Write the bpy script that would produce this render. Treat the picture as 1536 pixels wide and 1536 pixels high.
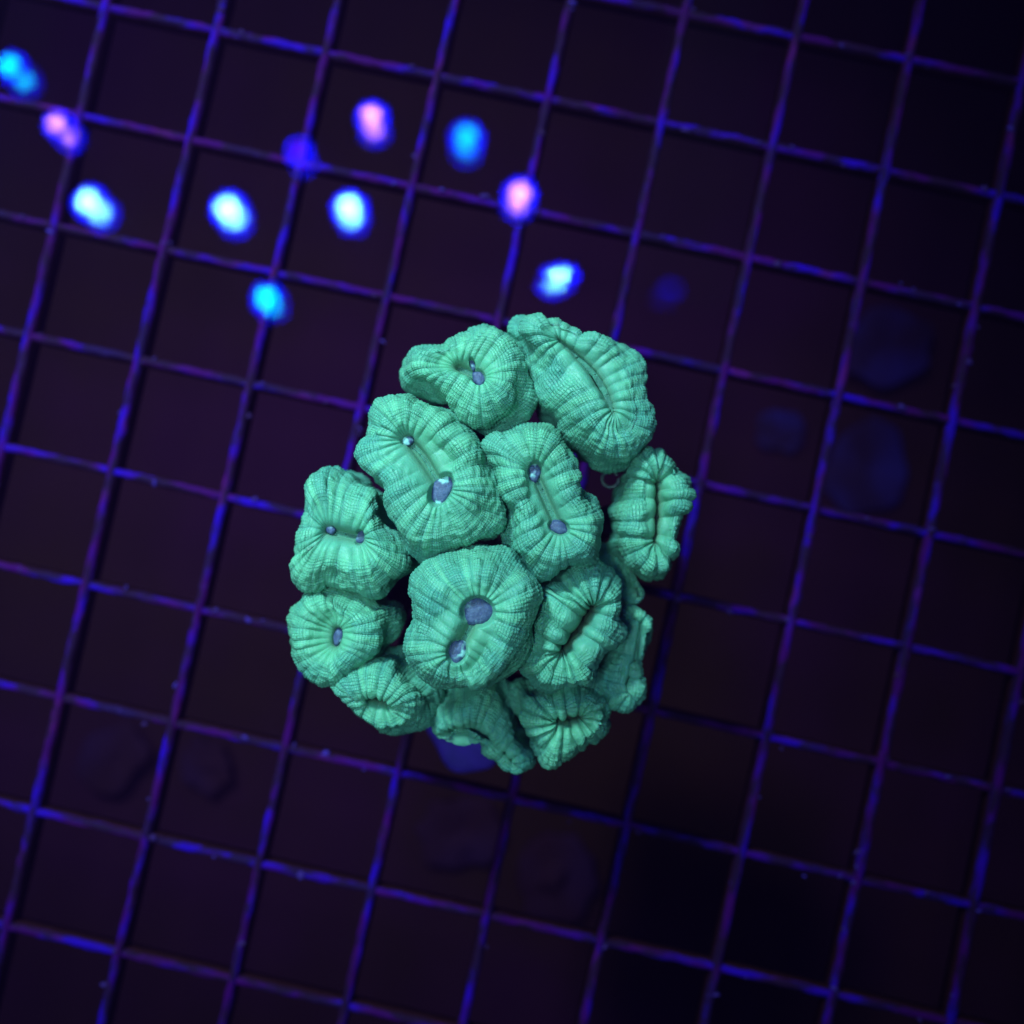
import bpy, math, random
import numpy as np
from mathutils import Vector, Matrix, Euler

MM = 0.001                       # everything below is measured in millimetres
scene = bpy.context.scene
for o in list(bpy.data.objects):
    bpy.data.objects.remove(o, do_unlink=True)
COL = scene.collection

# ------------------------------------------------------------------ camera
F_PX, HALF = 1540.0, 768.0       # focal length and half frame, in pixels of the photograph
CAM_H = 132.2                    # camera above the grid, mm
TILT = Matrix.Rotation(0.0355, 3, 'X') @ Matrix.Rotation(0.0157, 3, 'Y')
CAM = Vector((0, 0, CAM_H))
cd = bpy.data.cameras.new('camera')
cd.sensor_width = 36.0
cd.lens = 36.0 * F_PX / (2 * HALF)
cd.clip_start, cd.clip_end = 0.005, 5.0
cd.dof.use_dof = True
cd.dof.focus_distance = 96 * MM
cd.dof.aperture_fstop = 16.5
cam = bpy.data.objects.new('camera', cd)
COL.objects.link(cam)
cam.matrix_world = Matrix.Translation(CAM * MM) @ TILT.to_4x4()
scene.camera = cam

# ------------------------------------------------------------------ world (dark room, with a faint teal fill added to lift the grooves), exposure
w = bpy.data.worlds.new('World'); scene.world = w; w.use_nodes = True
bg = w.node_tree.nodes['Background']
bg.inputs[0].default_value = (0.22, 0.45, 0.60, 1); bg.inputs[1].default_value = 0.03
vs = scene.view_settings
vs.view_transform = 'Standard'; vs.look = 'None'; vs.exposure = 0; vs.gamma = 1; vs.use_curve_mapping = False
scene.cycles.sample_clamp_indirect = 0
scene.cycles.sample_clamp_direct = 0
scene.cycles.transparent_max_bounces = 16

# ------------------------------------------------------------------ spot lamps added to carry the diodes' light
LAMP_C = (0.46, 0.84, 1.0)
def added_lamp(p, target, energy, radius):
    ld = bpy.data.lights.new('lamp', 'SPOT')
    ld.energy = energy; ld.color = LAMP_C; ld.spot_size = math.radians(40); ld.spot_blend = 1.0; ld.shadow_soft_size = radius * MM
    o = bpy.data.objects.new('lamp', ld); COL.objects.link(o)
    o.location = Vector(p) * MM
    o.rotation_euler = (Vector(target) - Vector(p)).to_track_quat('-Z', 'Y').to_euler()
added_lamp((-58, -14, 320), (-46, 34, 10), 3.3, 30)       # added overhead fill beside the camera
added_lamp((-120, 225, 300), (-48, 36, 10), 12.6, 34)      # added key lamp, out of view beyond the diodes
scene.cycles.max_bounces = 6; scene.cycles.diffuse_bounces = 2; scene.cycles.volume_bounces = 0


def at(px, py, z):
    """world point (mm) at height z that the photograph shows at pixel px, py"""
    d = TILT @ Vector(((px - HALF) / F_PX, -(py - HALF) / F_PX, -1.0))
    return CAM + d * ((z - CAM_H) / d.z)


# ------------------------------------------------------------------ helpers
def tag(o, label=None, cat=None, group=None, kind=None):
    for k, v in (('label', label), ('category', cat), ('group', group), ('kind', kind)):
        if v: o[k] = v
    return o


def link(name, me, mat=None, parent=None):
    o = bpy.data.objects.new(name, me); COL.objects.link(o)
    if mat is not None: me.materials.append(mat)
    if parent is not None: o.parent = parent
    return o


def empty(name, loc=(0, 0, 0)):
    o = bpy.data.objects.new(name, None); COL.objects.link(o)
    o.empty_display_size = 0.005; o.location = Vector(loc) * MM
    return o


def mesh_np(name, V, quads, smooth=True):
    """V in mm (n,3); quads (m,4) int"""
    me = bpy.data.meshes.new(name)
    V = np.asarray(V, float) * MM; Q = np.asarray(quads, np.int32)
    me.vertices.add(len(V)); me.vertices.foreach_set('co', V.ravel())
    n = Q.shape[1]
    me.loops.add(Q.size); me.loops.foreach_set('vertex_index', Q.ravel())
    me.polygons.add(len(Q))
    me.polygons.foreach_set('loop_start', np.arange(0, Q.size, n, dtype=np.int32))
    me.update(calc_edges=True); me.validate()
    if smooth: me.polygons.foreach_set('use_smooth', np.ones(len(me.polygons), bool))
    return me


def mesh_py(name, V, F, smooth=False):
    me = bpy.data.meshes.new(name)
    me.from_pydata([tuple(Vector(v) * MM) for v in V], [], F); me.update()
    if smooth: me.polygons.foreach_set('use_smooth', np.ones(len(me.polygons), bool))
    return me


def grid_quads(nu, nv, wrap=True):
    """rows v, columns u (closed in u)"""
    u = np.arange(nu); un = (u + 1) % nu
    Q = []
    for k in range(nv - 1):
        Q.append(np.stack([k * nu + u, k * nu + un, (k + 1) * nu + un, (k + 1) * nu + u], 1))
    return np.concatenate(Q)


class Noise3:
    """smooth lumps: a sum of plane waves"""
    def __init__(self, seed, freq, n=14):
        r = np.random.RandomState(seed)
        d = r.normal(size=(n, 3)); d /= np.linalg.norm(d, axis=1)[:, None]
        self.k = d * (freq * r.uniform(0.6, 1.5, n))[:, None] * 2 * np.pi
        self.p = r.uniform(0, 2 * np.pi, n); self.n = n
    def __call__(self, P):
        return np.sin(P @ self.k.T + self.p).sum(1) / math.sqrt(self.n / 2)


# ------------------------------------------------------------------ materials
def new_mat(name):
    m = bpy.data.materials.new(name); m.use_nodes = True
    nt = m.node_tree; b = nt.nodes['Principled BSDF']
    return m, nt, b


def N(nt, typ, **kw):
    n = nt.nodes.new(typ)
    for k, v in kw.items(): setattr(n, k, v)
    return n


def L(nt, a, b): nt.links.new(a, b)


def math_n(nt, op, a, b=None, c=None, clamp=False):
    n = nt.nodes.new('ShaderNodeMath'); n.operation = op; n.use_clamp = clamp
    for i, x in enumerate((a, b, c)):
        if x is None: continue
        if isinstance(x, (int, float)): n.inputs[i].default_value = x
        else: nt.links.new(x, n.inputs[i])
    return n.outputs[0]


def mixc(nt, fac, a, b):
    n = nt.nodes.new('ShaderNodeMix'); n.data_type = 'RGBA'
    for s, x in ((n.inputs[0], fac), (n.inputs[6], a), (n.inputs[7], b)):
        if isinstance(x, (int, float)): s.default_value = x
        elif isinstance(x, tuple): s.default_value = (*x, 1) if len(x) == 3 else x
        else: nt.links.new(x, s)
    return n.outputs[2]


def ramp(nt, x, lo, hi, a=0.0, b=1.0):
    n = nt.nodes.new('ShaderNodeMapRange'); n.interpolation_type = 'SMOOTHSTEP'
    nt.links.new(x, n.inputs[0])
    for i, v in enumerate((lo, hi, a, b)): n.inputs[i + 1].default_value = v
    return n.outputs[0]


def noise(nt, vec, scale, detail=3.0, rough=0.55):
    n = nt.nodes.new('ShaderNodeTexNoise')
    n.inputs['Scale'].default_value = scale; n.inputs['Detail'].default_value = detail
    n.inputs['Roughness'].default_value = rough
    if vec is not None: nt.links.new(vec, n.inputs['Vector'])
    return n.outputs[0]


def make_flesh():
    m, nt, b = new_mat('coral_flesh')
    uv = N(nt, 'ShaderNodeUVMap'); uv.uv_map = 'ridges'
    sep = N(nt, 'ShaderNodeSeparateXYZ'); L(nt, uv.outputs[0], sep.inputs[0])
    at_w = N(nt, 'ShaderNodeAttribute'); at_w.attribute_name = 'wall'
    at_s = N(nt, 'ShaderNodeAttribute'); at_s.attribute_name = 'slit'
    at_t = N(nt, 'ShaderNodeAttribute'); at_t.attribute_name = 'tone'
    oi = N(nt, 'ShaderNodeObjectInfo')
    tc = N(nt, 'ShaderNodeTexCoord'); P = tc.outputs['Object']
    wall = at_w.outputs['Fac']
    n1 = noise(nt, P, 900, 2); n2 = noise(nt, P, 170, 3); n3 = noise(nt, P, 3500, 2); n4 = noise(nt, P, 420, 3)
    wob = math_n(nt, 'MULTIPLY', math_n(nt, 'SUBTRACT', n1, 0.5), 1.5)
    # x: ridges across, y: rows of beads along
    x = math_n(nt, 'ADD', math_n(nt, 'MULTIPLY', sep.outputs[0], 5.0), wob)
    y = math_n(nt, 'ADD', math_n(nt, 'MULTIPLY', sep.outputs[1], 1 / 0.29), math_n(nt, 'MULTIPLY', wob, 1.1))
    gx = math_n(nt, 'ABSOLUTE', math_n(nt, 'SINE', math_n(nt, 'MULTIPLY', x, math.pi)))
    gy = math_n(nt, 'ABSOLUTE', math_n(nt, 'SINE', math_n(nt, 'MULTIPLY', y, math.pi)))
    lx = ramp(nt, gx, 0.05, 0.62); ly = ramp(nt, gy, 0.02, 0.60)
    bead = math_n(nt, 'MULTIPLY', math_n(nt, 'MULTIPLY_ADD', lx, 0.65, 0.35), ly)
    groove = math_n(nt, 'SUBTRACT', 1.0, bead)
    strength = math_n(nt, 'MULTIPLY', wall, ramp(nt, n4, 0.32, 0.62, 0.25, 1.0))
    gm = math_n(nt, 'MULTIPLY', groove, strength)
    base = mixc(nt, ramp(nt, n2, 0.35, 0.7), (0.105, 0.345, 0.230), (0.130, 0.405, 0.245))
    base = mixc(nt, math_n(nt, 'MULTIPLY', oi.outputs['Random'], 0.55), base, (0.150, 0.430, 0.205))
    base = mixc(nt, math_n(nt, 'MULTIPLY', wall, ramp(nt, n2, 0.40, 0.70, 0.2, 0.7)), base, (0.066, 0.300, 0.235))
    base = mixc(nt, ramp(nt, noise(nt, P, 95, 2), 0.5, 0.72, 0, 0.45), base, (0.120, 0.370, 0.165))
    base = mixc(nt, at_t.outputs['Fac'], base, (0.165, 0.500, 0.275))
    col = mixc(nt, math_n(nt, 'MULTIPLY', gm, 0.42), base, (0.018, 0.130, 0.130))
    col = mixc(nt, math_n(nt, 'MULTIPLY', ramp(nt, n3, 0.5, 0.72), 0.22), col, (0.17, 0.52, 0.28))
    col = mixc(nt, at_s.outputs['Fac'], col, (0.10, 0.16, 0.085))
    L(nt, col, b.inputs['Base Color'])
    b.inputs['Roughness'].default_value = 0.45
    b.inputs['Specular IOR Level'].default_value = 0.30
    b.inputs['Subsurface Weight'].default_value = 0.5; b.inputs['Subsurface Scale'].default_value = 0.0007; b.inputs['Subsurface Radius'].default_value = (0.4, 1.0, 0.8)
    bump = N(nt, 'ShaderNodeBump'); bump.inputs['Strength'].default_value = 0.9; bump.inputs['Distance'].default_value = 0.00012
    h = math_n(nt, 'MULTIPLY', bead, strength)
    h = math_n(nt, 'ADD', h, math_n(nt, 'MULTIPLY', n3, 0.25))
    L(nt, h, bump.inputs['Height']); L(nt, bump.outputs[0], b.inputs['Normal'])
    return m


def make_mouth():
    m, nt, b = new_mat('coral_mouth')
    tc = N(nt, 'ShaderNodeTexCoord'); P = tc.outputs['Object']
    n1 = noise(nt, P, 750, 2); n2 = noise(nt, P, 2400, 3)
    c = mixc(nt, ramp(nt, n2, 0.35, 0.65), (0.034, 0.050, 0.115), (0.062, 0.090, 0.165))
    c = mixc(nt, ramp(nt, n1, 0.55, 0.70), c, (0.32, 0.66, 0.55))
    L(nt, c, b.inputs['Base Color']); b.inputs['Roughness'].default_value = 0.55
    bump = N(nt, 'ShaderNodeBump'); bump.inputs['Strength'].default_value = 0.6; bump.inputs['Distance'].default_value = 0.0002
    L(nt, n2, bump.inputs['Height']); L(nt, bump.outputs[0], b.inputs['Normal'])
    return m


def make_plain(name, c1, c2, scale, rough=0.7, bump_d=0.0003, spec=0.2):
    m, nt, b = new_mat(name)
    tc = N(nt, 'ShaderNodeTexCoord')
    n1 = noise(nt, tc.outputs['Object'], scale, 5)
    L(nt, mixc(nt, ramp(nt, n1, 0.35, 0.68), c1, c2), b.inputs['Base Color'])
    b.inputs['Roughness'].default_value = rough; b.inputs['Specular IOR Level'].default_value = spec
    bump = N(nt, 'ShaderNodeBump'); bump.inputs['Strength'].default_value = 0.7; bump.inputs['Distance'].default_value = bump_d
    n2 = noise(nt, tc.outputs['Object'], scale * 3, 4)
    L(nt, n2, bump.inputs['Height']); L(nt, bump.outputs[0], b.inputs['Normal'])
    return m


def make_bar():
    m, nt, b = new_mat('stained_bluelit_plastic')
    tc = N(nt, 'ShaderNodeTexCoord'); oi = N(nt, 'ShaderNodeObjectInfo')
    mp = N(nt, 'ShaderNodeMapping'); L(nt, tc.outputs['Object'], mp.inputs[0])
    mp.inputs['Scale'].default_value = (1, 3, 3)
    cmb = N(nt, 'ShaderNodeCombineXYZ')
    L(nt, math_n(nt, 'MULTIPLY', oi.outputs['Random'], 7.0), cmb.inputs[0]); L(nt, cmb.outputs[0], mp.inputs['Location'])
    V = mp.outputs[0]
    n1 = noise(nt, V, 95, 2, 0.5); n2 = noise(nt, V, 170, 3); n3 = noise(nt, V, 800, 3); n4 = noise(nt, V, 130, 1, 0.4)
    c = mixc(nt, ramp(nt, n1, 0.44, 0.62), (0.036, 0.0015, 0.070), (0.016, 0.0015, 0.28))  # blue lamp light put into the plastic's colour, along with violet algae
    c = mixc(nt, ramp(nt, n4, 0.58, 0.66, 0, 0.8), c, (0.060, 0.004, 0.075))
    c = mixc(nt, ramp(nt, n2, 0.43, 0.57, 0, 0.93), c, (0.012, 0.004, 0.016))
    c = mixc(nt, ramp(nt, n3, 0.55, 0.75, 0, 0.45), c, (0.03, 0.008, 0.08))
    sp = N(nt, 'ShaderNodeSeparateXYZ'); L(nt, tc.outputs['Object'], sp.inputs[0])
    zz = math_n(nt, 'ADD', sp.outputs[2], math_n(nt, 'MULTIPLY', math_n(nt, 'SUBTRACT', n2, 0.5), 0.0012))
    c = mixc(nt, ramp(nt, zz, -0.0011, -0.0004), (0.022, 0.005, 0.006), c)      # shade on the bar sides painted in, dark brown below the top edge
    L(nt, c, b.inputs['Base Color']); b.inputs['Roughness'].default_value = 0.6
    b.inputs['Specular IOR Level'].default_value = 0.02
    bump = N(nt, 'ShaderNodeBump'); bump.inputs['Strength'].default_value = 0.6; bump.inputs['Distance'].default_value = 0.0003
    L(nt, n3, bump.inputs['Height']); L(nt, bump.outputs[0], b.inputs['Normal'])
    return m


def make_emit(name, c, s):
    m = bpy.data.materials.new(name); m.use_nodes = True; nt = m.node_tree
    nt.nodes.clear()
    e = N(nt, 'ShaderNodeEmission'); e.inputs[0].default_value = (*c, 1); e.inputs[1].default_value = s
    o = N(nt, 'ShaderNodeOutputMaterial'); L(nt, e.outputs[0], o.inputs[0])
    return m


def make_sheet(name, mirror):
    """clear acrylic: lets the light through and mirrors a few per cent of it"""
    m = bpy.data.materials.new(name); m.use_nodes = True; nt = m.node_tree; nt.nodes.clear()
    t = N(nt, 'ShaderNodeBsdfTransparent'); g = N(nt, 'ShaderNodeBsdfGlossy'); g.inputs['Roughness'].default_value = 0.0
    mx = N(nt, 'ShaderNodeMixShader'); mx.inputs[0].default_value = mirror
    o = N(nt, 'ShaderNodeOutputMaterial')
    L(nt, t.outputs[0], mx.inputs[1]); L(nt, g.outputs[0], mx.inputs[2]); L(nt, mx.outputs[0], o.inputs[0])
    return m


M_FLESH = make_flesh(); M_MOUTH = make_mouth(); M_BAR = make_bar(); M_SHEET = make_sheet('acrylic_to_air', 0.045); M_SHEET_WET = make_sheet('acrylic_to_water', 0.020); M_SHEET_EDGE = make_sheet('unmirrored_edge', 0.0)  # the sheet's edge faces are made free of reflections
M_BRANCH = make_plain('branch_skin', (0.028, 0.018, 0.022), (0.07, 0.035, 0.05), 260)
M_PLUG = make_plain('violet_crust', (0.030, 0.012, 0.22), (0.055, 0.018, 0.34), 180)
M_FLOOR = make_plain('tank_floor', (0.015, 0.0045, 0.0030), (0.018, 0.0032, 0.0125), 12, 0.95, spec=0.0)
M_STONE = make_plain('stone', (0.014, 0.0045, 0.018), (0.015, 0.0070, 0.072), 60, 0.95, spec=0.0)
M_DULL = make_plain('dull_stone', (0.016, 0.0040, 0.008), (0.0165, 0.0046, 0.020), 40, 0.95, spec=0.0)
M_CRUST = make_plain('algae_crust', (0.030, 0.010, 0.035), (0.045, 0.020, 0.22), 140, 0.9, spec=0.02)
M_TUBE = make_plain('worm_tube', (0.05, 0.07, 0.08), (0.14, 0.16, 0.14), 900)
M_HOUSE = make_plain('black_housing', (0.004, 0.004, 0.005), (0.008, 0.008, 0.009), 40, 0.6)

# ------------------------------------------------------------------ the setting: tank floor
FLOOR_Z = -85.0
def build_floor():
    n = 60; s = 520.0
    xs = np.linspace(-s, s, n); X, Y = np.meshgrid(xs, xs)
    P = np.stack([X.ravel(), Y.ravel(), np.zeros(n * n)], 1)
    P[:, 2] = FLOOR_Z + 1.2 * Noise3(3, 1 / 70.)(P)
    Q = [(j * n + i, j * n + i + 1, (j + 1) * n + i + 1, (j + 1) * n + i) for j in range(n - 1) for i in range(n - 1)]
    tag(link('tank_floor', mesh_np('tank_floor', P, Q), M_FLOOR), kind='structure')
build_floor()

# ------------------------------------------------------------------ plastic grid the coral stands on
PITCH, GROT, GX, GY = 15.0, -0.2175, 22.27, 8.49
def build_grid():
    root = empty('plastic_grid'); root.location = (GX * MM, GY * MM, 0); root.rotation_euler.z = GROT
    tag(root, 'square plastic grid algae-stained and tinted blue by the lamp light beneath the coral', 'grid')
    rs = np.random.RandomState(5)

    def bar(k, along_y, lo, hi, top, bot, wid):
        n = int((hi - lo) / 0.8)
        t = np.linspace(lo, hi, n)
        ph = rs.uniform(0, 9)
        nz = lambda a, f: np.sin(t * f + a + ph) + np.sin(t * f * 1.73 + 2 * a + ph) + 0.7 * np.sin(t * f * 3.1 + 3 * a)
        hw = wid / 2
        # mould draft: the top edge is narrower than the bottom, crusted unevenly
        dl = 0.035 * nz(1.0, 0.9) + 0.02 * rs.normal(size=n); dr = 0.035 * nz(4.0, 1.1) + 0.02 * rs.normal(size=n)
        dt = 0.05 * nz(2.2, 0.7) + 0.015 * rs.normal(size=n)
        bow = 0.10 * np.sin(t * 0.05 + ph)
        prof = [(-hw * 1.12, bot, 0), (-hw - dl, top - 0.9, 0), (-hw * 0.7 - dl, top - 0.12 + dt, 0), (0, top + dt, 0),
                (hw * 0.7 + dr, top - 0.12 + dt, 0), (hw + dr, top - 0.9, 0), (hw * 1.12, bot, 0)]
        rows = []
        for (a, z, _) in prof:
            a = np.broadcast_to(a, t.shape) + bow; z = np.broadcast_to(z, t.shape)
            rows.append(np.stack([t, a, z], 1))
        m_ = len(prof)
        V = np.stack(rows, 1).reshape(-1, 3)          # n x m
        i = np.arange(n - 1)[:, None]; j = np.arange(m_)[None, :]; jn = (j + 1) % m_
        Q = np.stack(np.broadcast_arrays(i * m_ + j, (i + 1) * m_ + j, (i + 1) * m_ + jn, i * m_ + jn), -1).reshape(-1, 4)
        me = mesh_np('bar', V, Q)
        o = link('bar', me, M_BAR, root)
        if along_y:
            o.rotation_euler.z = math.pi / 2; o.location = (k * PITCH * MM, 0, 0)
        else:
            o.location = (0, k * PITCH * MM, 0)
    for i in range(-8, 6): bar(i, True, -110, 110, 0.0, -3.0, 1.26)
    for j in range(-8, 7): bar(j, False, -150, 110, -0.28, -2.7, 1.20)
    # algae and grit crusted along the bars
    Vs, Qs = [], []; off = 0
    for _ in range(420):
        if rs.rand() < .5: x, y = rs.randint(-8, 6) * PITCH + rs.normal(0, .45), rs.uniform(-100, 95)
        else: x, y = rs.uniform(-110, 70), rs.randint(-8, 7) * PITCH + rs.normal(0, .45)
        r = rs.uniform(.12, .42); zc = rs.uniform(-.55, -.05); st = rs.uniform(.7, 1.9)
        ns, nr = 8, 5; ph = rs.uniform(0, 6, 3)
        for i in range(nr):
            p = (i + .12) / (nr - 1 + .24) * math.pi
            for j in range(ns):
                a = 2 * math.pi * j / ns; q = r * (1 + .3 * math.sin(2 * a + ph[0]) + .22 * math.sin(3 * a + ph[1] + i))
                Vs.append((x + q * st * math.sin(p) * math.cos(a + ph[2]), y + q * math.sin(p) * math.sin(a + ph[2]), zc + .8 * r * math.cos(p)))
        Qs.append(grid_quads(ns, nr) + off); off += ns * nr
    tag(link('algae_crust', mesh_np('algae_crust', np.array(Vs), np.concatenate(Qs)), M_CRUST, root), kind='stuff')
    return root
build_grid()

# ------------------------------------------------------------------ coral colony
# per polyp: outline and mouth line as measured on the photograph, z of the crest, facing (image dx, dy), tilt 0..1
POLYPS = [
 dict(o=[(603,564),(615,535),(641,525),(663,522),(681,512),(699,507),(712,499),(734,492),(752,493),(768,504),(784,535),(795,568),(799,599),(789,624),(769,641),(742,650),(730,651),(708,641),(692,626),(670,604),(646,595),(615,584)],
      m=[(690,553),(718,566)], mouths=[(718,568,9,12,-20),(709,548,4,9,-15)], z=35.5, f=(0,-1), t=.35, seed=1, amp=.34),
 dict(o=[(771,489),(784,479),(804,475),(820,482),(837,484),(853,495),(866,504),(873,513),(890,511),(908,516),(928,526),(946,544),(955,564),(961,595),(971,628),(970,661),(955,684),(933,697),(908,702),(888,697),(871,679),(855,661),(842,644),(828,628),(804,615),(799,599),(795,573),(784,535),(770,507)],
      m=[(838,510),(868,532),(896,558),(914,590),(919,618)], mouths=[], z=34.5, f=(.75,-.66), t=.55, seed=2, amp=.40, slit=.45, soft=True, depth=1.3),
 dict(o=[(537,670),(544,650),(557,633),(575,610),(595,597),(615,590),(632,595),(659,604),(686,621),(694,639),(714,655),(730,675),(735,700),(748,735),(757,768),(754,787),(737,804),(708,818),(675,829),(650,834),(619,824),(604,808),(588,784),(577,760),(575,735),(557,721),(544,703)],
      m=[(612,661),(633,680),(648,706),(662,733)], mouths=[(612,661,9,7,-20),(663,735,14,23,28)], z=38, f=(-.3,0), t=.18, seed=3, amp=.36),
 dict(o=[(733,664),(758,644),(786,637),(813,639),(835,650),(851,668),(859,688),(862,710),(864,726),(875,739),(893,752),(904,772),(908,782),(904,802),(897,824),(886,842),(862,855),(828,864),(802,860),(778,844),(764,822),(765,793),(764,768),(753,748),(742,719),(733,692)],
      m=[(802,710),(812,735),(826,765),(838,791)], mouths=[(802,709,9,14,5),(838,791,14,10,20)], z=37.5, f=(0,0), t=0, seed=4, amp=.38),
 dict(o=[(465,750),(468,726),(478,710),(495,701),(513,706),(531,715),(542,728),(571,735),(577,750),(588,784),(604,808),(619,833),(619,849),(606,866),(588,884),(568,891),(544,887),(522,882),(495,873),(484,877),(464,883),(449,873),(443,857),(449,840),(452,809),(460,782)],
      m=[(494,796),(518,803),(541,807)], mouths=[(496,795,7,6,0),(541,806,7,10,15)], z=33.5, f=(-1,.1), t=.45, seed=5, amp=.40),
 dict(o=[(944,701),(955,686),(975,679),(994,680),(1012,692),(1023,706),(1030,719),(1033,741),(1028,759),(1021,772),(1018,789),(1014,806),(1010,831),(1001,849),(994,864),(979,871),(959,864),(941,849),(926,835),(915,815),(919,800),(918,773),(922,750),(930,724)],
      m=[(984,724),(987,768),(981,812)], mouths=[], z=30.5, f=(1,.05), t=.55, seed=6, pleat=1.05, amp=.62, slit=.7, lobew=1.25),
 dict(o=[(607,977),(608,955),(615,930),(619,904),(620,880),(628,855),(644,837),(675,826),(708,818),(737,819),(762,824),(780,840),(793,857),(802,884),(805,911),(802,937),(791,964),(773,988),(753,1008),(733,1026),(719,1036),(697,1035),(681,1036),(659,1026),(633,1008),(615,992)],
      m=[(717,916),(700,952),(686,977)], mouths=[(717,917,22,20,0),(686,977,13,17,10)], z=39, f=(0,.2), t=.1, seed=7, amp=.40, depth=1.5),
 dict(o=[(441,933),(445,913),(458,895),(473,881),(495,872),(520,880),(540,888),(562,895),(577,905),(594,908),(599,919),(595,946),(588,966),(575,980),(553,992),(530,1010),(510,1030),(500,1029),(484,1021),(464,1006),(447,986),(442,955)],
      m=[(508,946),(505,964)], mouths=[(507,955,7,13,15)], z=31.5, f=(-.9,.3), t=.45, seed=8, amp=.34),
 dict(o=[(488,1014),(500,1029),(526,1046),(528,1059),(540,1072),(557,1085),(575,1095),(602,1099),(626,1092),(644,1079),(657,1057),(658,1037),(644,1021),(626,1008),(606,988),(586,979),(562,984),(544,993),(520,1000),(500,1004)],
      m=[(558,1046),(578,1050)], mouths=[], z=31.0, f=(-.35,.9), t=.6, seed=9, amp=.42, slit=.7),
 dict(o=[(662,1035),(651,1066),(649,1084),(655,1097),(673,1107),(691,1106),(704,1099),(722,1102),(735,1110),(746,1124),(755,1139),(770,1150),(786,1148),(799,1137),(799,1124),(790,1106),(779,1084),(773,1060),(766,1037),(755,1022),(730,1008),(690,1012)],
      m=[(676,1098),(710,1094),(745,1115),(768,1139)], mouths=[], z=27.5, f=(-.3,.95), t=.95, seed=10, amp=.40, slit=.3, soft=True),
 dict(o=[(774,1050),(779,1030),(801,1022),(840,1020),(870,1016),(890,1020),(912,1035),(916,1055),(918,1075),(910,1095),(892,1106),(879,1115),(874,1124),(857,1133),(835,1136),(815,1133),(801,1119),(790,1104),(779,1080)],
      m=[(836,1078),(852,1080),(868,1074)], mouths=[], z=29.5, f=(.2,.95), t=.45, seed=11, pleat=1.05, amp=.60, slit=.8, lobew=1.3),
 dict(o=[(779,995),(789,959),(800,925),(802,890),(797,868),(826,866),(857,853),(884,846),(906,855),(924,868),(933,888),(934,906),(928,924),(926,944),(917,964),(908,986),(893,1006),(875,1021),(853,1035),(826,1037),(804,1026),(786,1010)],
      m=[(842,972),(862,950),(878,928),(887,910)], mouths=[], z=34.5, f=(.8,.45), t=.5, seed=12, pleat=1.05, amp=.58, slit=1.0, lobew=1.2, depth=3.0),
 dict(o=[(933,915),(950,908),(966,919),(970,937),(964,959),(960,977),(955,986),(947,995),(949,1008),(950,1030),(946,1046),(933,1057),(915,1054),(905,1037),(893,1015),(898,990),(910,965),(922,940)],
      m=[(961,934),(955,980),(944,1036)], mouths=[], z=26.5, f=(1,.3), t=.15, seed=13, pleat=.75, amp=.55, slit=.1, soft=True, lobew=1.5, hw=4.4, depth=.6),
 dict(o=[(880,835),(908,818),(928,842),(950,862),(966,880),(966,893),(955,904),(935,906),(915,890),(895,865)],
      m=[(955,884),(958,894)], mouths=[], z=24.0, f=(.8,.6), t=.1, seed=14, amp=.22, slit=.4, soft=True, hw=3.0, depth=0.4),
]


def closed_spline(pts, n):
    """closed Catmull-Rom through pts, resampled to n points of equal arc length"""
    P = np.array(pts, float); k = len(P); out = []
    for i in range(k):
        p0, p1, p2, p3 = P[(i - 1) % k], P[i], P[(i + 1) % k], P[(i + 2) % k]
        t = np.linspace(0, 1, 16, endpoint=False)[:, None]
        out.append(0.5 * ((2 * p1) + (p2 - p0) * t + (2 * p0 - 5 * p1 + 4 * p2 - p3) * t ** 2 + (3 * p1 - p0 - 3 * p2 + p3) * t ** 3))
    C = np.concatenate(out); D = np.r_[C, C[:1]]
    s = np.r_[0, np.cumsum(np.linalg.norm(np.diff(D, axis=0), axis=1))]
    q = np.linspace(0, s[-1], n, endpoint=False)
    return np.stack([np.interp(q, s, D[:, 0]), np.interp(q, s, D[:, 1])], 1), s[-1]


def circ_smooth(a, win):
    n = len(a); x = np.arange(n); d = np.minimum(x, n - x)
    k = np.exp(-0.5 * (d / win) ** 2); k /= k.sum()
    return np.real(np.fft.ifft(np.fft.fft(a) * np.fft.fft(k)))


def sm(x, a, b):
    t = np.clip((x - a) / (b - a), 0, 1); return t * t * (3 - 2 * t)


NU, N1, N2, N3 = 480, 46, 50, 28
BASE_Z = 6.0
CENTRE = at(722, 800, 8.0)

colony = empty('branching_coral', (CENTRE.x, CENTRE.y, 0))
tag(colony, 'mint green coral colony of ridged fleshy polyps standing on the plastic grid', 'coral')
COFF = np.array([CENTRE.x, CENTRE.y, 0.0])


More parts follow.
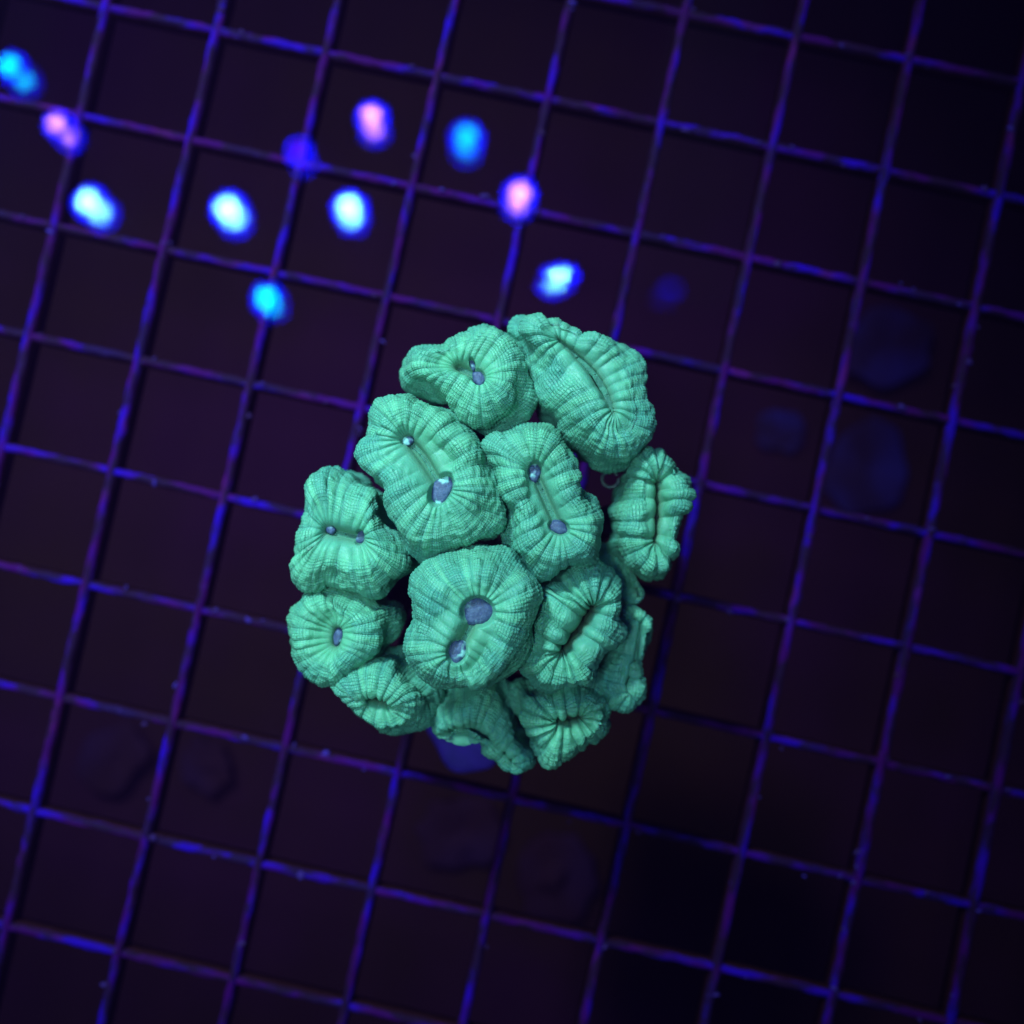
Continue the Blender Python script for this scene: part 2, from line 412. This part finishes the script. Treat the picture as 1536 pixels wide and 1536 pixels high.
def build_polyp(d):
    rs = np.random.RandomState(100 + d['seed'])
    z0, t = d['z'], d['t']; depth = d.get('depth', 1.9)
    fd = np.array([d['f'][0], -d['f'][1]], float); fd /= (np.linalg.norm(fd) + 1e-9)
    ze_mean = z0 - 4.5
    Ow = [at(x, y, ze_mean)[:2] for x, y in d['o']]
    O, per = closed_spline(Ow, NU)
    if (O[:, 0] * np.roll(O[:, 1], -1) - np.roll(O[:, 0], -1) * O[:, 1]).sum() < 0: O = O[::-1].copy()
    Ml = np.array([at(x, y, z0 - depth)[:2] for x, y in d['m']])
    # nearest point of the mouth line for every outline point, smoothed round the loop
    dense = np.concatenate([np.linspace(Ml[i], Ml[i + 1], 40) for i in range(len(Ml) - 1)])
    tt = np.argmin(((O[:, None] - dense[None]) ** 2).sum(2), 1)
    Mx = circ_smooth(dense[tt][:, 0], NU * .040); My = circ_smooth(dense[tt][:, 1], NU * .040)
    Mo = np.stack([Mx, My], 1)
    rdir = O - Mo; rlen = np.linalg.norm(rdir, axis=1); rdir /= rlen[:, None]
    rm = 0.12 if not d['mouths'] else 0.34
    Mo0 = Mo; Mo = Mo + rdir * rm
    cen = O.mean(0)
    ca = circ_smooth((rdir @ fd), 8)
    vc = np.clip(0.51 + 0.30 * t * ca, 0.22, 0.84)
    slope = 0.42 * t
    crest_xy = Mo + (O - Mo) * vc[:, None]
    zc = z0 - slope * ((crest_xy - cen) @ fd)
    zm = z0 - depth - slope * ((Mo - cen) @ fd)
    hw = d.get('hw', 5.2) * (1 - 0.55 * t * ca)
    ze = zc - hw
    rows = [np.c_[Mo0, zm - (0.35 if d['mouths'] else 1.8)], np.c_[Mo0 + rdir * rm * .7, zm - (0.15 if d['mouths'] else 0.8)]]
    for a in np.linspace(0, 1, N1 - 2, endpoint=False):
        g = vc * a
        z = zm + (zc - zm) * np.sin(a * np.pi / 2) ** 0.50
        rows.append(np.c_[Mo + (O - Mo) * g[:, None], z])
    for a in np.linspace(0, np.pi / 2, N2, endpoint=False):
        g = vc + (1 - vc) * np.sin(a)
        rows.append(np.c_[Mo + (O - Mo) * g[:, None], ze + hw * np.cos(a)])
    for k in np.linspace(0, 1, N3):
        s = 1 - 0.52 * k ** 1.5
        rows.append(np.c_[cen + (O - cen) * s, ze - 11.0 * k])
    G = np.stack(rows); NV = len(rows)                     # (v,u,3)
    vv = np.r_[0, 0, np.linspace(0, 1, N1 - 2, endpoint=False), 1 + np.linspace(0, 1, N2, endpoint=False), 2 + np.linspace(0, 1, N3)]
    # soft lumps
    nz = Noise3(d['seed'], 1 / 5.5)
    def normals(G):
        du = np.roll(G, -1, 1) - np.roll(G, 1, 1); dv = np.gradient(G, axis=0)
        n = np.cross(du, dv); n /= np.linalg.norm(n, axis=2)[:, :, None] + 1e-12
        for _ in range(1): n = n + np.roll(n, 1, 1) + np.roll(n, -1, 1)
        n /= np.linalg.norm(n, axis=2)[:, :, None] + 1e-12
        return n
    nr = normals(G)
    if nr[N1, :, 2].mean() < 0: nr = -nr
    lump = nz(G.reshape(-1, 3)).reshape(NV, NU)
    G = G + nr * (lump * 0.34 * sm(vv, 0.05, 0.6)[:, None])[:, :, None]
    # lobes: uneven widths round the loop, boundaries wander outward
    nl = max(9, int(round(per / (1.55 * d.get('lobew', 1.0)))))
    wdt = rs.uniform(0.65, 1.3, nl); edges = np.r_[0, np.cumsum(wdt)] / wdt.sum()
    uu = np.arange(NU) / NU
    U = np.broadcast_to(uu, (NV, NU)).copy()
    for k, (a, f, p) in enumerate(zip(rs.uniform(.35, 1.0, 5), rs.randint(2, 9, 5), rs.uniform(0, 6.28, 5))):
        a = a * 0.5 / (5 * 2 * np.pi * f)
        U += a * np.sin(2 * np.pi * f * uu[None] + p + (vv[:, None]) * rs.uniform(.8, 2.2))
    Um = np.mod(U, 1.0)
    idx = np.clip(np.searchsorted(edges, Um, side='right') - 1, 0, nl - 1)
    q = (Um - edges[idx]) / (edges[idx + 1] - edges[idx])
    S = idx + q
    la = rs.uniform(0.6, 1.15, nl)[idx]
    lobe = np.sin(np.pi * q) ** 0.72 * la * (0.55 + 0.45 * np.minimum(1, wdt[idx] / 0.9))
    wl = (((0.30 + 0.70 * sm(vv, 0.0, 0.40)) if not d['mouths'] else sm(vv, 0.0, 0.50)) * (1 - 0.60 * sm(vv, 1.0, 1.9)) * (1 - 0.5 * sm(vv, 2.0, 3.0)))[:, None]
    disp = d['amp'] * d.get('pleat', 0.70) * (lobe - 0.5) * wl
    # two or three ribs on each lobe, strongest down the wall
    ribs = np.abs(np.sin(np.pi * 5 * q)) ** 0.7
    wallm = sm(vv, 0.55, 1.25)
    disp = disp + 0.09 * (ribs - .5) * (0.12 + 0.88 * wallm)[:, None]
    # beads run round the wall in rows
    arc = np.cumsum(np.r_[np.zeros((1, NU)), np.linalg.norm(np.diff(G, axis=0), axis=2)], axis=0)
    arc = arc - arc[N1][None, :] + 50.0
    rowph = arc / 0.80 + 0.35 * np.sin(U * 2 * np.pi * 5 + 1.3 * d['seed']) + 0.15 * np.sin(2 * np.pi * S * 0.5)
    disp = disp + 0.05 * (np.abs(np.sin(np.pi * rowph)) - .5) * wallm[:, None]
    fine = Noise3(50 + d['seed'], 1 / 1.1, 20)(G.reshape(-1, 3)).reshape(NV, NU)
    disp = disp + 0.045 * fine * sm(vv, 0.2, 0.8)[:, None]
    nr = normals(G)
    if nr[N1, :, 2].mean() < 0: nr = -nr
    G = G + nr * disp[:, :, None]
    # the flesh steps down round every open mouth
    for (mx_, my_, a, b, rot) in d['mouths']:
        zc_ = float(zm.mean()) + 0.22
        c = at(mx_, my_, zc_); kx = (CAM_H - zc_) / F_PX; rr_ = math.radians(-rot)
        dx, dy = G[:, :, 0] - c.x, G[:, :, 1] - c.y
        e = np.hypot((dx * math.cos(rr_) + dy * math.sin(rr_)) / (a * kx), (-dx * math.sin(rr_) + dy * math.cos(rr_)) / (b * kx))
        k = 1 - sm(e, 0.92, 1.30); k[N1 + N2:] = 0
        G[:, :, 2] = G[:, :, 2] * (1 - k) + np.minimum(G[:, :, 2], zc_ - 0.12) * k
    V = G.reshape(-1, 3) - COFF
    # close the mouth floor with one vertex
    Q = grid_quads(NU, NV)
    cm = np.array([[Mo[:, 0].mean(), Mo[:, 1].mean(), zm.mean() - 0.3]]) - COFF
    base = len(V)
    me = mesh_np('polyp', V, Q)
    uvl = me.uv_layers.new(name='ridges')
    vi = np.empty(len(me.loops), np.int32); me.loops.foreach_get('vertex_index', vi)
    uvd = np.stack([S.ravel()[vi], arc.ravel()[vi]], 1)
    # the seam: keep a face's ridge coordinate continuous
    f4 = uvd[:, 0].reshape(-1, 4); mx = f4.max(1, keepdims=True)
    f4 = np.where(mx - f4 > nl * 0.5, f4 + nl, f4); uvd[:, 0] = f4.ravel()
    uvl.data.foreach_set('uv', uvd.astype(np.float32).ravel())
    def attr(name, arr):
        a = me.attributes.new(name, 'FLOAT', 'POINT'); a.data.foreach_set('value', arr.astype(np.float32).ravel())
    patch = Noise3(200 + d['seed'], 1 / 4.0)(G.reshape(-1, 3)).reshape(NV, NU)
    attr('wall', np.clip(0.10 + 0.90 * sm(vv, 0.35, 1.10)[:, None] + 0.20 * patch * sm(vv, .3, .9)[:, None], 0, 1))
    attr('slit', np.broadcast_to((d.get('slit', .45) * (1 - sm(vv, 0.0, 0.30)))[:, None], (NV, NU)))
    attr('tone', np.clip(0.90 * (rs.uniform(0, 1, nl)[idx]) * np.sin(np.pi * q) * (sm(vv, .2, .8) * (1 - sm(vv, 1.3, 1.9)))[:, None], 0, 1))
    o = link('polyp', me, M_FLESH, colony)
    # mouth discs
    for (mx_, my_, a, b, rot) in d['mouths']:
        zc_ = float(zm.mean()) + 0.22
        c = at(mx_, my_, zc_); kx = (CAM_H - zc_) / F_PX
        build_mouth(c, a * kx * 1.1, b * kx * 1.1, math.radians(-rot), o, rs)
    if True:
        # the groove along the mouth line
        P = np.concatenate([np.linspace(Ml[i], Ml[i + 1], 14) for i in range(len(Ml) - 1)])
        z = float(zm.mean())
        dirs = np.gradient(P, axis=0); dirs /= np.linalg.norm(dirs, axis=1)[:, None] + 1e-9
        nn = np.stack([-dirs[:, 1], dirs[:, 0]], 1)
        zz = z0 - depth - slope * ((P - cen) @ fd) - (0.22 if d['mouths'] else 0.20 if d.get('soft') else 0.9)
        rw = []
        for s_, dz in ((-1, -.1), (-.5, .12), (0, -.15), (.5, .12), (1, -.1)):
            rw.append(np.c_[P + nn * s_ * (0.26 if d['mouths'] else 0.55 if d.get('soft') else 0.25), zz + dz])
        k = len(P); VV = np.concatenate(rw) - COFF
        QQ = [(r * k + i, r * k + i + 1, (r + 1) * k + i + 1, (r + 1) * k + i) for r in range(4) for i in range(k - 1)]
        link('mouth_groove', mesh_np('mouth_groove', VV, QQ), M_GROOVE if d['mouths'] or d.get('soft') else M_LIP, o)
    # branch below the head
    bottom = Vector((cen[0], cen[1], float(ze.mean()) - 9.5))
    foot = CENTRE.lerp(Vector((cen[0], cen[1], 0)), 0.42); foot.z = BASE_Z - 2
    rr = 0.40 * per / (2 * math.pi)
    nring, ns = 14, 28; VV = []
    nb = Noise3(300 + d['seed'], 1 / 4.0)
    for i in range(nring):
        s = i / (nring - 1)
        c = bottom.lerp(foot, s); c.x += 1.0 * math.sin(s * 3 + d['seed']); c.y += 1.0 * math.cos(s * 2.6 + d['seed']) - math.cos(d['seed'])
        r = rr * (1.12 - 0.35 * math.sin(s * math.pi * .8))
        for j in range(ns):
            a = 2 * math.pi * j / ns
            VV.append((c.x + r * math.cos(a), c.y + r * math.sin(a), c.z))
    VV = np.array(VV); cxy = VV.reshape(nring, ns, 3).mean(1).repeat(ns, 0)
    out = VV - cxy; out /= np.linalg.norm(out, axis=1)[:, None] + 1e-9
    VV = VV + out * (0.35 * nb(VV))[:, None] - COFF
    link('branch', mesh_np('branch', VV, grid_quads(ns, nring)), M_BRANCH, colony)


def build_mouth(c, a, b, rot, parent, rs):
    nr, ns = 9, 30; V = []
    for i in range(nr):
        r = (i + 0.15) / (nr - 1 + .15)
        z = 0.16 * (1 - r ** 2) - 0.55 * max(0, r - 0.75) ** 2 * 8
        for j in range(ns):
            t = 2 * math.pi * j / ns
            wob = 1 + 0.06 * math.sin(3 * t + c.x) + 0.05 * math.sin(5 * t + c.y)
            x, y = a * r * wob * math.cos(t), b * r * wob * math.sin(t)
            V.append((c.x + x * math.cos(rot) - y * math.sin(rot), c.y + x * math.sin(rot) + y * math.cos(rot), c.z + z))
    Q = grid_quads(ns, nr)
    V = np.array(V) - COFF
    me = mesh_np('mouth', V, Q)
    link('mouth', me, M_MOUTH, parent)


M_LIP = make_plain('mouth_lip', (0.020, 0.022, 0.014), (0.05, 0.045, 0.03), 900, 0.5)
M_GROOVE = make_plain('groove_skin', (0.045, 0.15, 0.095), (0.075, 0.27, 0.16), 900, 0.5)
for d in POLYPS: build_polyp(d)


def lumpy_disc(name, c, r, h, seed, mat, parent, off, amp=.6, sx=1.0):
    nr, ns = 16, 48; V = []
    prof = [(0.02, h)] + [(r * k / 6, h) for k in range(1, 6)] + [(r * .95, h * .93), (r, h * .75), (r * 1.0, h * .4), (r * .93, 0.05), (r * .5, 0)]
    for (q, z) in prof:
        for j in range(ns):
            a = 2 * math.pi * j / ns; V.append((c.x + q * sx * math.cos(a), c.y + q * math.sin(a), c.z + z))
    V = np.array(V); n = Noise3(seed, 1 / (r * .9))(V)
    out = V - np.array([c.x, c.y, c.z + h * .3]); out /= np.linalg.norm(out, axis=1)[:, None] + 1e-9
    low = (V[:, 2] - c.z) < 0.1
    V = V + out * (amp * n * np.where(low, 0.0, 1.0))[:, None] - off
    return link(name, mesh_np(name, V, grid_quads(ns, len(prof))), mat, parent)


base_c = CENTRE.copy(); base_c.z = 0.02
lumpy_disc('base', base_c, 9.5, 7.5, 71, M_BRANCH, colony, COFF, 0.9)
pc = at(704, 1088, 1.0); pc.z = 0.03
lumpy_disc('base', pc, 5.6, 2.2, 72, M_PLUG, colony, COFF, 0.35)['label'] = 'blue violet crusted lobe of the base'


# small worm tube curled in the gap between two heads
def worm_tube():
    c = at(915, 719, 24.0); R_, r_ = 0.85, 0.16; ns, nt_ = 36, 10; V = []
    for i in range(ns):
        a = 2 * math.pi * 0.93 * i / (ns - 1) + 0.5
        for j in range(nt_):
            b = 2 * math.pi * j / nt_
            V.append((c.x + (R_ + r_ * math.cos(b)) * math.cos(a), c.y + (R_ + r_ * math.cos(b)) * math.sin(a), c.z + r_ * math.sin(b) + 0.02 * i))
    Q = grid_quads(nt_, ns)
    link('worm_tube', mesh_np('worm_tube', np.array(V) - COFF, Q), M_TUBE, colony)
worm_tube()

# ------------------------------------------------------------------ stones on the tank floor, seen dimly through the grid
def stones():
    labs = [(1335, 520, 8.0, 'broad dark blue stone lying on the tank floor below the grid'),
            (1300, 705, 8.5, 'rounded blue stone below the grid beside the broad dark one'),
            (1172, 645, 4.5, 'small blue pebble under the grid close to the coral'),
            (165, 1140, 6.5, 'dull violet stone under the grid away from the lamp reflections'),
            (305, 1150, 5.0, 'small dull violet pebble beside the larger violet stone'),
            (690, 1250, 7.5, 'faint violet flat stone under the grid in front of the blue base lobe'),
            (835, 1320, 8.0, 'faint oval stone under the grid beside the violet flat one')]
    for k, (x, y, r, lab) in enumerate(labs):
        c = at(x, y, FLOOR_Z + 3); c.z = 0
        e = lumpy_disc('stone', Vector((0, 0, 0)), r, r * .22, 400 + k, M_STONE if k < 3 else M_DULL, None, np.zeros(3), r * .09, 1.2)
        e.location = (c.x * MM, c.y * MM, (FLOOR_Z + 1.4) * MM); e.rotation_euler.z = k * 1.3
        tag(e, lab, 'stone', 'stones on the tank floor')
stones()

# ------------------------------------------------------------------ clear acrylic sheet over the water, and the LED fixture it mirrors
SHEET_Z, SHEET_T, LED_Z = 74.0, 5.6, 320.0
SHEET_N = -(TILT @ Vector(((665 - HALF) / F_PX, -(800 - HALF) / F_PX, -1.0))).normalized()   # the sheet leans a little
SHEET_P = Vector((0, 0, SHEET_Z))
def build_sheet():
    edge = [(-260, 520), (392, 489), (436, 445), (800, 404), (830, 434), (874, 434), (1040, 464), (1120, 450), (1160, -260), (-260, -260)]  # made-up outline; lower edge cuts the dots as the phone's silhouette would
    P = []
    for x, y in edge:
        d = at(x, y, 0) - CAM
        P.append(CAM + d * ((SHEET_P - CAM).dot(SHEET_N) / d.dot(SHEET_N)))
    n = len(P)
    V = [p - SHEET_N * SHEET_T for p in P] + P
    F = [tuple(range(n))[::-1], tuple(range(n, 2 * n))] + [(i, (i + 1) % n, n + (i + 1) % n, n + i) for i in range(n)]
    me = mesh_py('clear_sheet', V, F)
    for m in (M_SHEET_WET, M_SHEET, M_SHEET_EDGE): me.materials.append(m)
    me.polygons.foreach_set('material_index', np.array([0, 1] + [2] * n, np.int32))
    tag(link('clear_sheet', me), 'clear acrylic sheet mirroring the blue and pink lamp dots above the grid', 'acrylic sheet')
build_sheet()

CY, WH, PK, VI, BL = (0.00, 0.50, 1.0), (0.20, 0.74, 1.0), (0.80, 0.30, 0.95), (0.22, 0.0, 1.0), (0.03, 0.04, 1.0)
LEDS = [(14, 98, CY, 70, 16, 12), (84, 185, PK, 60, 12, 22), (132, 302, WH, 130, 17, 26), (447, 224, VI, 14, 11, 16),
        (557, 173, PK, 70, 14, 24), (341, 312, WH, 130, 18, 27), (523, 310, WH, 130, 17, 26), (700, 203, CY, 42, 17, 14),
        (780, 289, PK, 70, 15, 24), (399, 446, CY, 80, 16, 12), (838, 414, WH, 110, 13, 24), (1007, 434, BL, 0.7, 9, 1.6)]
def build_leds():
    def mirror(v): return v - 2 * (v - SHEET_P).dot(SHEET_N) * SHEET_N
    P = [mirror(at(x, y, 2 * SHEET_Z - LED_Z)) for x, y, *_ in LEDS]
    c = sum(P, Vector((0, 0, 0))) / len(P)
    up = -(Vector((0, 0, 1)) - 2 * SHEET_N.z * SHEET_N)
    root = empty('led_fixture', c); tag(root, 'black LED light fixture whose blue and pink diodes mirror above the coral', 'lamp')
    root.rotation_euler = up.to_track_quat('Z', 'Y').to_euler()
    inv = root.rotation_euler.to_matrix().inverted()
    # housing: a shallow box with a bevelled front edge
    hx, hy = 150, 95; V = []
    for (k, z) in ((0.97, 3.0), (1, 5.0), (1, 24), (0.96, 27)):
        V += [(-hx * k, -hy * k, z), (hx * k, -hy * k, z), (hx * k, hy * k, z), (-hx * k, hy * k, z)]
    F = [(3, 2, 1, 0), (12, 13, 14, 15)] + [(4 * r + i, 4 * r + (i + 1) % 4, 4 * r + 4 + (i + 1) % 4, 4 * r + 4 + i) for r in range(3) for i in range(4)]
    link('housing', mesh_py('housing', V, F), M_HOUSE, root)
    c_all = c
    kx = (CAM_H + LED_Z - 2 * SHEET_Z) / F_PX
    for k, ((x, y, c, s, r, halo), p) in enumerate(zip(LEDS, P)):
        def dome(name, R, h, z, mat, parent):
            nr, ns = 6, 28; VV = []
            for i in range(nr):
                q = (i + .05) / (nr - 1 + .05)
                for j in range(ns):
                    a = 2 * math.pi * j / ns; VV.append((R * q * math.cos(a), R * q * math.sin(a), z - h * (1 - q * q)))
            return link(name, mesh_np(name, VV, grid_quads(ns, nr)), mat, parent)
        lens = dome('led_halo', (r + 13) * kx * 0.90, 0.8, 1.5, make_emit('led_glow', (0.0, 0.004, 1.0), halo * 2.6), root)  # blue bloom round the diode given shape as a glowing dome
        lens.location = inv @ (p - c_all) * MM
        if k == 10: lens.scale = (1.35, 0.80, 1); lens.rotation_euler.z = math.radians(110)
        dome('diode', r * kx * 0.92, 0.8, 0.0, make_emit('led_light', c, s), lens)
build_leds()

# ------------------------------------------------------------------ faintly cloudy water round everything
def build_haze():
    m = bpy.data.materials.new('cloudy_water'); m.use_nodes = True; nt = m.node_tree; nt.nodes.clear()
    v = N(nt, 'ShaderNodeVolumePrincipled'); o = N(nt, 'ShaderNodeOutputMaterial')
    v.inputs['Color'].default_value = (0.50, 0.13, 0.90, 1); v.inputs['Density'].default_value = 0.12
    L(nt, v.outputs[0], o.inputs['Volume'])
    x, b, t = 700, FLOOR_Z - 40, 370
    V = [(-x, -x, b), (x, -x, b), (x, x, b), (-x, x, b), (-x, -x, t), (x, -x, t), (x, x, t), (-x, x, t)]
    F = [(3, 2, 1, 0), (4, 5, 6, 7), (0, 1, 5, 4), (1, 2, 6, 5), (2, 3, 7, 6), (3, 0, 4, 7)]
    tag(link('haze', mesh_py('haze', V, F), m), kind='stuff')
build_haze()
